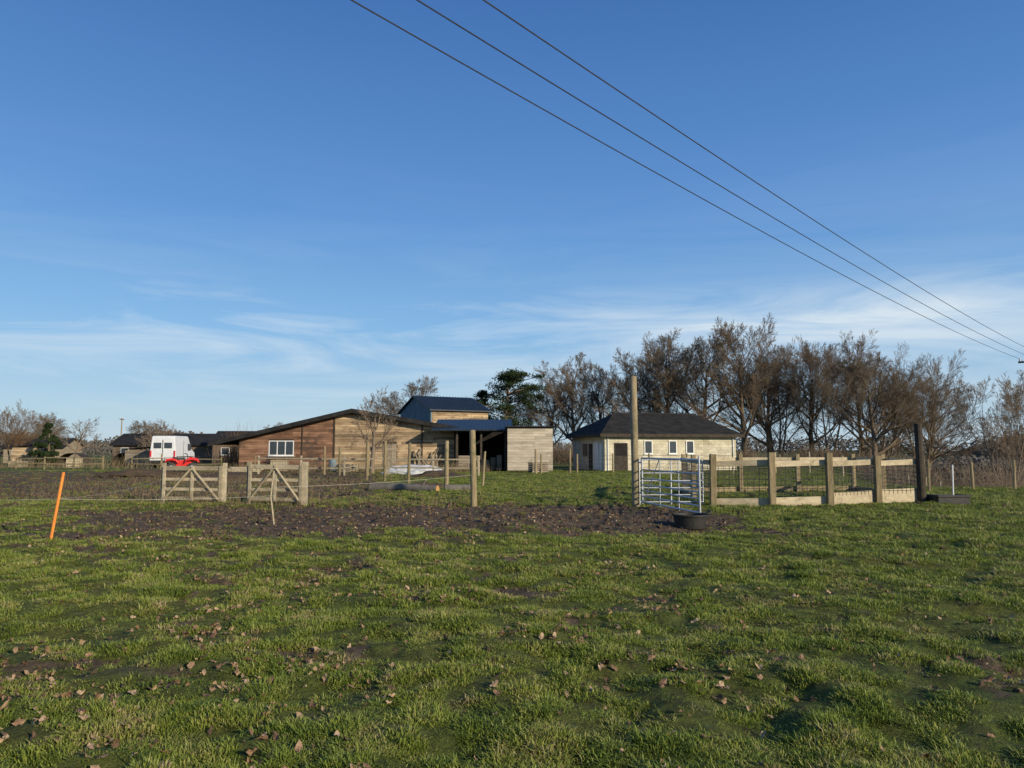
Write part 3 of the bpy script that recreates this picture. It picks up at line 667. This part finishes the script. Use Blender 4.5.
def tgate(x0,y0,x1,y1,h,thick_post):
    e=empty('timber_gate'); A=Vector((x0,y0,0)); B=Vector((x1,y1,0)); d=(B-A).normalized(); nrm=Vector((d.y,-d.x,0)); Ln=(B-A).length
    b=MB()
    for q,w_ in ((A,.11 if not thick_post else .12),(B,.11 if not thick_post else .17)): b.beam(q+Vector((0,0,-.15)),q+Vector((0,0,h+.05)),w_,w_,0)
    b.build('gate_posts',[W_GATE],e,.01)
    b=MB()
    for z,w_ in ((.14,.10),(.42,.09),(.72,.09),(h-.1,.13)):
        b.beam(A+d*.07+nrm*.07+Vector((0,0,z+random.uniform(-.015,.015))),B-d*.05+nrm*.07+Vector((0,0,z+random.uniform(-.015,.015))),.03,w_,0)
    for f in (.04,.5,.96): b.beam(A+d*Ln*f+nrm*.1+Vector((0,0,.06)),A+d*Ln*f+nrm*.1+Vector((0,0,h-.05)),.03,.09,0,up=d)
    b.build('rails',[W_GATE],e,.004)
    b=MB()
    for (a,c) in ((.06,.48),(.94,.52)): b.beam(A+d*Ln*a+nrm*.135+Vector((0,0,.12)),A+d*Ln*c+nrm*.135+Vector((0,0,h-.14)),.03,.085,0,up=nrm)
    b.build('braces',[W_GATE],e,.004)
tgate(-10.62,22.7,-8.68,22.5,1.16,False); tgate(-7.9,22.4,-6.15,22.1,1.2,True)
b=MB(); b.tube([(-8.25,13.4,-.1),(-8.1,13.45,1.2)],.026,8); b.build('orange_stake',[ORANGE],smooth=True)
b=MB(); b.tube([(-5.1,16.1,-.1),(-5.2,16.1,.6),(-5.15,16.1,1.15)],.016,6); b.build('electric_fence_stake',[W_PALE],smooth=True)
b=MB()
def sag(b,a,c,s,r,n=14):
    a=Vector(a);c=Vector(c); b.tube([a.lerp(c,i/n)-Vector((0,0,4*s*(i/n)*(1-i/n))) for i in range(n+1)],r,5,0)
sag(b,(-18,13.0,.75),(-8.18,13.42,.72),.05,.003); sag(b,(-8.18,13.42,.72),(-5.13,16.1,.62),.04,.003); sag(b,(-8.18,13.42,.72),(-10.62,22.6,.7),.08,.003); sag(b,(-5.13,16.1,.8),(-1.1,21.1,.9),.05,.003)
b.build('electric_fence_tape',[TAPE])
b=MB(); sag(b,(-1.1,21.1,1.2),(-2.55,29,1.2),.04,.005); sag(b,(-2.55,29,1.2),(-4.8,34.5,1.2),.04,.005); sag(b,(-4.8,34.5,1.2),(-6.4,37.5,1.2),.03,.005); sag(b,(-6.1,22.1,.9),(-1.1,21.1,.9),.08,.004)
b.build('wire_strand',[WIRE])
mg=empty('metal_field_gate'); A=Vector((3.66,20.95,.15)); B=Vector((4.35,17.3,.15)); b=MB(); hh=1.22
for z in (0,.16,.32,.48,.66,.90,hh): b.tube([A+Vector((0,0,z)),B+Vector((0,0,z))],.021 if 0<z<hh else .026,10)
b.build('bars',[GALV],mg,smooth=True); b=MB()
for f in (0,.33,.66,1): b.tube([A.lerp(B,f)+Vector((.03 if 0<f<1 else 0,0,-.05)),A.lerp(B,f)+Vector((.03 if 0<f<1 else 0,0,hh+(.03 if f in(0,1) else 0)))],.026 if f in (0,1) else .015,10)
b.tube([B+Vector((0,0,-.12)),B+Vector((0,0,hh+.1))],.022,10)
b.tube([A+Vector((.03,0,0)),A.lerp(B,.33)+Vector((.03,0,hh))],.013,8)
b.build('uprights',[GALV],mg,smooth=True)
b=MB(); b.tube([A+Vector((-.12,.1,.25)),A+Vector((0,0,.25))],.02,8); b.tube([A+Vector((-.12,.1,1.1)),A+Vector((0,0,1.1))],.02,8); b.build('hinges',[GALV],mg)
mg=empty('metal_hurdle'); A=Vector((3.65,21.35,.12)); B=Vector((5.5,21.5,.12)); b=MB()
for z in (0,.2,.4,.6,.82,1.2): b.tube([A+Vector((0,0,z)),B+Vector((0,0,z))],.019,8)
for f in (0,.5,1): b.tube([A.lerp(B,f)+Vector((0,.02*(f==.5),-.1)),A.lerp(B,f)+Vector((0,.02*(f==.5),1.2))],.021,8)
b.build('bars',[GALV],mg,smooth=True)
# pen
pen=empty('timber_pen_fence'); pp=[(5.68,21.1),(7.25,20.8),(8.95,21.0),(10.75,21.9),(12.3,22.4)]
b=MB()
hs_=[1.46,1.5,1.48,1.42,2.38]
for i,((x,y),h) in enumerate(zip(pp,hs_)):
    if i<4: b.beam((x,y,-.2),(x+random.uniform(-.03,.03),y,h+float(H(x,y))),.17,.16,0)
b.build('posts',[W_POST],pen,.012)
b=MB(); b.tube([(12.3,22.4,-.2),(12.28,22.4,2.4)],[.12,.11],12); b.build('corner_post',[W_DARK],pen,.01)
b=MB(); bw=[.26,.3,.42,.46]
for i in range(4):
    a=Vector((*pp[i],0)); c=Vector((*pp[i+1],0)); d=(c-a).normalized(); n_=Vector((-d.y,d.x,0))*.12
    b.beam(a+n_+Vector((0,0,1.2)),c+n_+Vector((0,0,1.25)),.045,.16,0)
    hb=bw[i]; b.beam(a+n_+Vector((0,0,hb/2-.03)),c+n_+Vector((0,0,hb/2)),.06,hb,0)
b.build('rails_and_boards',[W_PALE],pen,.005)
bp_=[(5.68,21.1),(5.9,24.2),(6.3,27.3),(8.6,28),(10.9,28.4),(13.2,28.8),(12.75,25.6),(12.3,22.4)]
b=MB()
for i,(x,y) in enumerate(bp_):
    if 0<i<7: b.beam((x,y,-.2),(x,y,1.45),.14,.14,0)
b.build('rear_posts',[W_POST],pen,.01); b=MB()
for i in range(7):
    a=Vector((*bp_[i],0)); c=Vector((*bp_[i+1],0)); d=(c-a).normalized(); n_=Vector((-d.y,d.x,0))*.1
    b.beam(a+n_+Vector((0,0,1.25)),c+n_+Vector((0,0,1.25)),.04,.14,0)
    if 0<i<7: b.beam(a+n_+Vector((0,0,.12)),c+n_+Vector((0,0,.12)),.05,.2,1)
b.build('rear_rails',[W_PALE,W_POST],pen,.004); b=MB()
def meshwire(pl):
    for i in range(len(pl)-1):
        a=Vector((*pl[i],0)); c=Vector((*pl[i+1],0)); d=(c-a).normalized(); n_=Vector((-d.y,d.x,0))*.085
        for z in (.4,.52,.64,.78,.92,1.08): b.tube([a+n_+Vector((0,0,z)),c+n_+Vector((0,0,z))],.007,4,0,cap=False)
        Ln=(c-a).length; k=int(Ln/.15)
        for j in range(1,k): q=a.lerp(c,j/k)+n_; b.tube([q+Vector((0,0,.3)),q+Vector((0,0,1.15))],.006,4,0,cap=False)
meshwire(pp); meshwire(bp_)
b.build('wire_mesh',[WIRE],pen)
def tub(name,x,y,r,h,m_):
    z0=float(H(x,y)); b=MB(); n_=28; prof=[(0,.0),(r*.82,0),(r*.9,h*.5),(r,h*.96),(r*1.05,h),(r*1.05,h-.03),(r*.95,h-.02),(r*.82,h*.45),(r*.76,.05),(0,.05)]
    vs=[];fs=[]
    for (q,z) in prof:
        for k in range(n_): a=2*math.pi*k/n_; vs.append((x+max(q,.001)*math.cos(a),y+max(q,.001)*math.sin(a),z0+z))
    for i in range(len(prof)-1):
        for k in range(n_): fs.append((i*n_+k,i*n_+(k+1)%n_,(i+1)*n_+(k+1)%n_,(i+1)*n_+k))
    b.add(vs,fs,0,.5)
    for s in (-1,1): b.tube([(x+s*r*1.0,y-.1,z0+h),(x+s*r*1.12,y-.08,z0+h+.06),(x+s*r*1.12,y+.08,z0+h+.06),(x+s*r*1.0,y+.1,z0+h)],.014,6)
    b.build(name,[m_],smooth=True)
tub('rubber_feed_tub',3.62,15.2,.36,.28,BLACK)
tr=empty('water_trough'); b=MB(); x0,y0=13.0,22.3; M=Matrix.Translation((x0,y0,float(H(13,22.3))))@Matrix.Rotation(.1,4,'Z')
for a in ((-.5,.5,-.3,-.25),(-.5,.5,.25,.3),(-.5,-.45,-.249,.249),(.45,.5,-.249,.249)): b.box(a[0],a[1],a[2],a[3],0,.28,0,.5,M)
b.box(-.449,.449,-.249,.249,.02,.12,0,.5,M); b.box(-.53,.53,-.335,-.301,.22,.28,0,.5,M)
b.build('basin',[BLACK],tr,.01)
b=MB(); b.tube([(13.35,22.6,-.1),(13.38,22.6,1.15)],.022,8); b.build('white_stake',[WHITE])
b=MB(); b.tube([(-5.4,28.6,.16),(-4.2,28.2,.2),(-2.75,27.5,.16)],[.17,.16,.14],14,0); b.tube([(-2.745,27.498,.16),(-2.735,27.494,.16)],[.135,.13],14,1)
b.tube([(-3.4,27.85,.2),(-3.2,27.6,.5)],[.05,.03],8,0)
b.build('fallen_log',[BARK,LOGEND],smooth=True)
b=MB(); b.tube([(-2.55,28.7,.14),(-1.6,28.6,.14)],.14,12); b.build('fallen_log',[BARK],smooth=True)
import bmesh
def mound(name,cx,cy,rx,ry,h,m_,seed):
    bm=bmesh.new(); bmesh.ops.create_icosphere(bm,subdivisions=4,radius=1)
    for v in bm.verts:
        n0=float(vn(v.co.x*3+9,v.co.y*3+v.co.z*2,1,seed)); n1=float(vn(v.co.x*8+9,v.co.y*8+v.co.z*6,1,seed+3)); s=.72+.4*n0+.16*n1
        v.co=Vector((v.co.x*rx*s,v.co.y*ry*s,max(v.co.z,-.05)*h*s))+Vector((cx,cy,0))
    me=bpy.data.meshes.new(name); bm.to_mesh(me); bm.free(); me.materials.append(m_); link(bpy.data.objects.new(name,me))
mound('tarpaulin_covered_pile',-6.4,49,1.9,.8,.62,TARP,4)
mound('spoil_heap',-4.2,43,1.7,.9,.4,CLOD,5); mound('spoil_heap',-15,40,2.4,1,.35,CLOD,6); mound('spoil_heap',-3.6,31,1.0,.7,.25,CLOD,9); mound('spoil_heap',-22,44,2.6,1,.45,CLOD,11)
def pallet(cx,cy,n,rot,m_=W_GATE):
    e=empty('pallet_stack'); b=MB(); M=Matrix.Translation((cx,cy,0))@Matrix.Rotation(rot,4,'Z')
    for k in range(n):
        z=k*.145
        for y in (-.5,0,.42): b.box(-.6,.6,y,y+.08,z,z+.1,0,None,M)
        for x in np.linspace(-.6,.5,7): b.box(x,x+.1,-.5,.5,z+.102,z+.125,0,None,M)
    b.build('slats',[m_],e)
pallet(-17.5,56,6,.2); pallet(-12.2,55,4,-.3); pallet(-34,70,5,.1); pallet(1.9,54,5,.3,W_GREY); pallet(-40,68,6,.4); pallet(-46.5,70,4,.1)
b=MB()
for i in range(16): b.beam((-20.5+random.uniform(-.2,.2),54.2+.1*(i%6),.08+.12*(i//6)),(-18.4+random.uniform(-.3,.3),54.0+.1*(i%6),.08+.12*(i//6)),.1,.1)
b.build('timber_pile',[W_PALE])
for x,y in ((-2.9,56),(-2.2,56.3),(-13.9,57.6)):
    b=MB(); b.tube([(x,y,0),(x,y,.3),(x,y,.32),(x,y,.6),(x,y,.62),(x,y,.9)],[.28,.28,.3,.3,.28,.28],16); b.build('oil_drum',[BLUEW if x<-10 else BLACK],smooth=True)

# ---------------------------------------------------------------- van (seen from the rear)
vn_=empty('white_van'); M=frame((-32.2,66),(1,.12))@Matrix.Scale(1.1,4); P=lambda *a:M@Vector(a)
b=MB()
prof=[(0,.45),(0.02,1.2),(.06,2.45),(.16,2.6),(3.3,2.62),(3.6,2.5),(4.25,1.55),(5.0,1.25),(5.15,.9),(5.15,.45)]
def side(x,ins):
    return [P(x+(ins if z>2.3 else (ins*.4 if z>1.3 else 0)),y,z) for y,z in prof]
Lh=side(0,.12); Rh=side(2.0,-.12); k=len(prof)
b.add(Lh+Rh,[tuple(range(k)),tuple(range(2*k-1,k-1,-1))]+[(i,(i+1)%k,(i+1)%k+k,i+k) for i in range(k)],0,.5)
b.build('body',[SILV],vn_,.04)
b=MB()
b.box(.3,.88,-.012,-.001+.05,1.6,2.05,0,.5,M); b.box(1.12,1.7,-.012,.049,1.6,2.05,0,.5,M)
b.box(.985,1.015,-.018,.0,.6,2.3,1,.5,M); b.box(-.02,2.02,-.12,-.02,.42,.62,1,.5,M)
b.box(.3,.85,-.02,.0,.68,.8,3,.5,M); b.box(0.02,.14,-.03,.0,.9,1.4,2,.5,M); b.box(1.86,1.98,-.03,.0,.9,1.4,2,.5,M)
b.box(1.955,2.003,3.25,4.0,1.42,1.98,0,.5,M); b.box(2.001,2.012,.3,4.0,.85,.93,1,.5,M); b.box(2.001,2.012,2.0,2.03,.55,2.2,1,.5,M)
b.build('windows_and_trim',[GLASS,BLACK,RED,WHITE],vn_)
b=MB()
for y in (.95,4.2):
    for x in (-.02,1.8): b.tube([P(x,y,.34),P(x+.22,y,.34)],.34,20,0); b.tube([P(x+.221,y,.34),P(x+.235,y,.34)],.19,14,1)
b.build('wheels',[BLACK,GALV],vn_,smooth=True)
# quad bike
qb=empty('quad_bike'); M=frame((-25.4,54.5),(1,.35))@Matrix.Scale(1.12,4); P=lambda *a:M@Vector(a)
b=MB()
for x in (.35,1.6):
    for y in (-.02,.85):
        b.tube([P(x,y,.3),P(x,y+.03,.3),P(x,y+.2,.3),P(x,y+.23,.3)],[.27,.33,.33,.27],18,0); b.tube([P(x,y-.012,.3),P(x,y-.001,.3)],.14,12,1)
b.build('wheels',[BLACK,GALV],qb,smooth=True)
b=MB()
def extr(pf,y0,y1,m_=0):
    k=len(pf); b.add([P(x,y0,z) for x,z in pf]+[P(x,y1,z) for x,z in pf],[tuple(range(k)),tuple(range(2*k-1,k-1,-1))]+[(i,(i+1)%k,(i+1)%k+k,i+k) for i in range(k)],m_,.5)
extr([(.5,.35),(1.45,.35),(1.6,.65),(1.95,.7),(1.9,.88),(1.45,.98),(1.2,.78),(.7,.75),(.1,.85),(0,.75),(.3,.65)],.25,.8)
for y0,y1 in ((-.08,.249),(.801,1.12)):
    extr([(1.15,.55),(1.3,.72),(1.6,.78),(1.9,.72),(2.0,.55),(1.95,.82),(1.6,.92),(1.25,.86)],y0,y1); extr([(-.05,.55),(.1,.72),(.35,.76),(.6,.7),(.75,.55),(.65,.84),(.35,.9),(.05,.86)],y0,y1)
b.build('bodywork',[RED],qb,.02)
b=MB(); extr([(.35,.78),(1.15,.78),(1.1,.92),(.7,.9),(.4,.97)],.33,.72); b.tube([P(1.3,.5,.85),P(1.25,.52,1.15)],.03,8); b.tube([P(1.1,.12,1.2),P(1.25,.3,1.15),P(1.25,.75,1.15),P(1.1,.93,1.2)],.02,8)
b.build('seat_and_handlebar',[BLACK],qb,.01)
b=MB()
for x0,x1,z in ((-.1,.5,.95),(1.45,2.0,1.0)):
    for y in (.1,.3,.5,.7,.9): b.tube([P(x0,y,z),P(x1,y,z)],.012,6)
    for x in (x0,x1): b.tube([P(x,.1,z),P(x,.95,z)],.014,6); b.tube([P(x,.5,z-.2),P(x,.5,z)],.014,6)
b.build('racks',[BLACK],qb)
# ---------------------------------------------------------------- power line
def upole(name,x,y,h,dirv,arm=1.0,r=.14):
    e=empty(name); b=MB(); b.tube([(x,y,-3),(x,y,h-.1)],[r,r*.75],12); b.build('pole',[W_POST],e,smooth=True)
    d=Vector((*dirv,0)).normalized(); n_=Vector((d.y,-d.x,0)); c=Vector((x,y,h-.25)); b=MB(); b.beam(c-n_*(arm+.1),c+n_*(arm+.1),.1,.12)
    b.build('crossarm',[W_DARK],e); b=MB(); out=[]
    for s in (-1,0,1):
        q=c+n_*arm*s; b.tube([q+Vector((0,0,.06)),q+Vector((0,0,.12)),q+Vector((0,0,.13)),q+Vector((0,0,.2)),q+Vector((0,0,.25))],[.03,.07,.04,.07,.03],10); out.append(q+Vector((0,0,.25)))
    b.build('insulators',[WHITE],e,smooth=True); return out
dv=(.671,.741)
a_=upole('utility_pole',-18.37,-8.34,9.25,dv,.72); c_=upole('utility_pole',36.3,51.2,8.0,dv,.75)
f_=upole('utility_pole',36.3+.671*75,51.2+.741*75,7.6,dv,.75)
b=MB()
for p,q in zip(a_,c_): b.tube([p.lerp(q,i/60)-Vector((0,0,4*.9*(i/60)*(1-i/60))) for i in range(61)],.0115,6,0)
for p,q in zip(c_,f_): b.tube([p.lerp(q,i/30)-Vector((0,0,4*.9*(i/30)*(1-i/30))) for i in range(31)],.0115,6,0)
b.build('overhead_power_lines',[CABLE])
upole('utility_pole',-58,110,6.4,(1,.1),.6,.1)
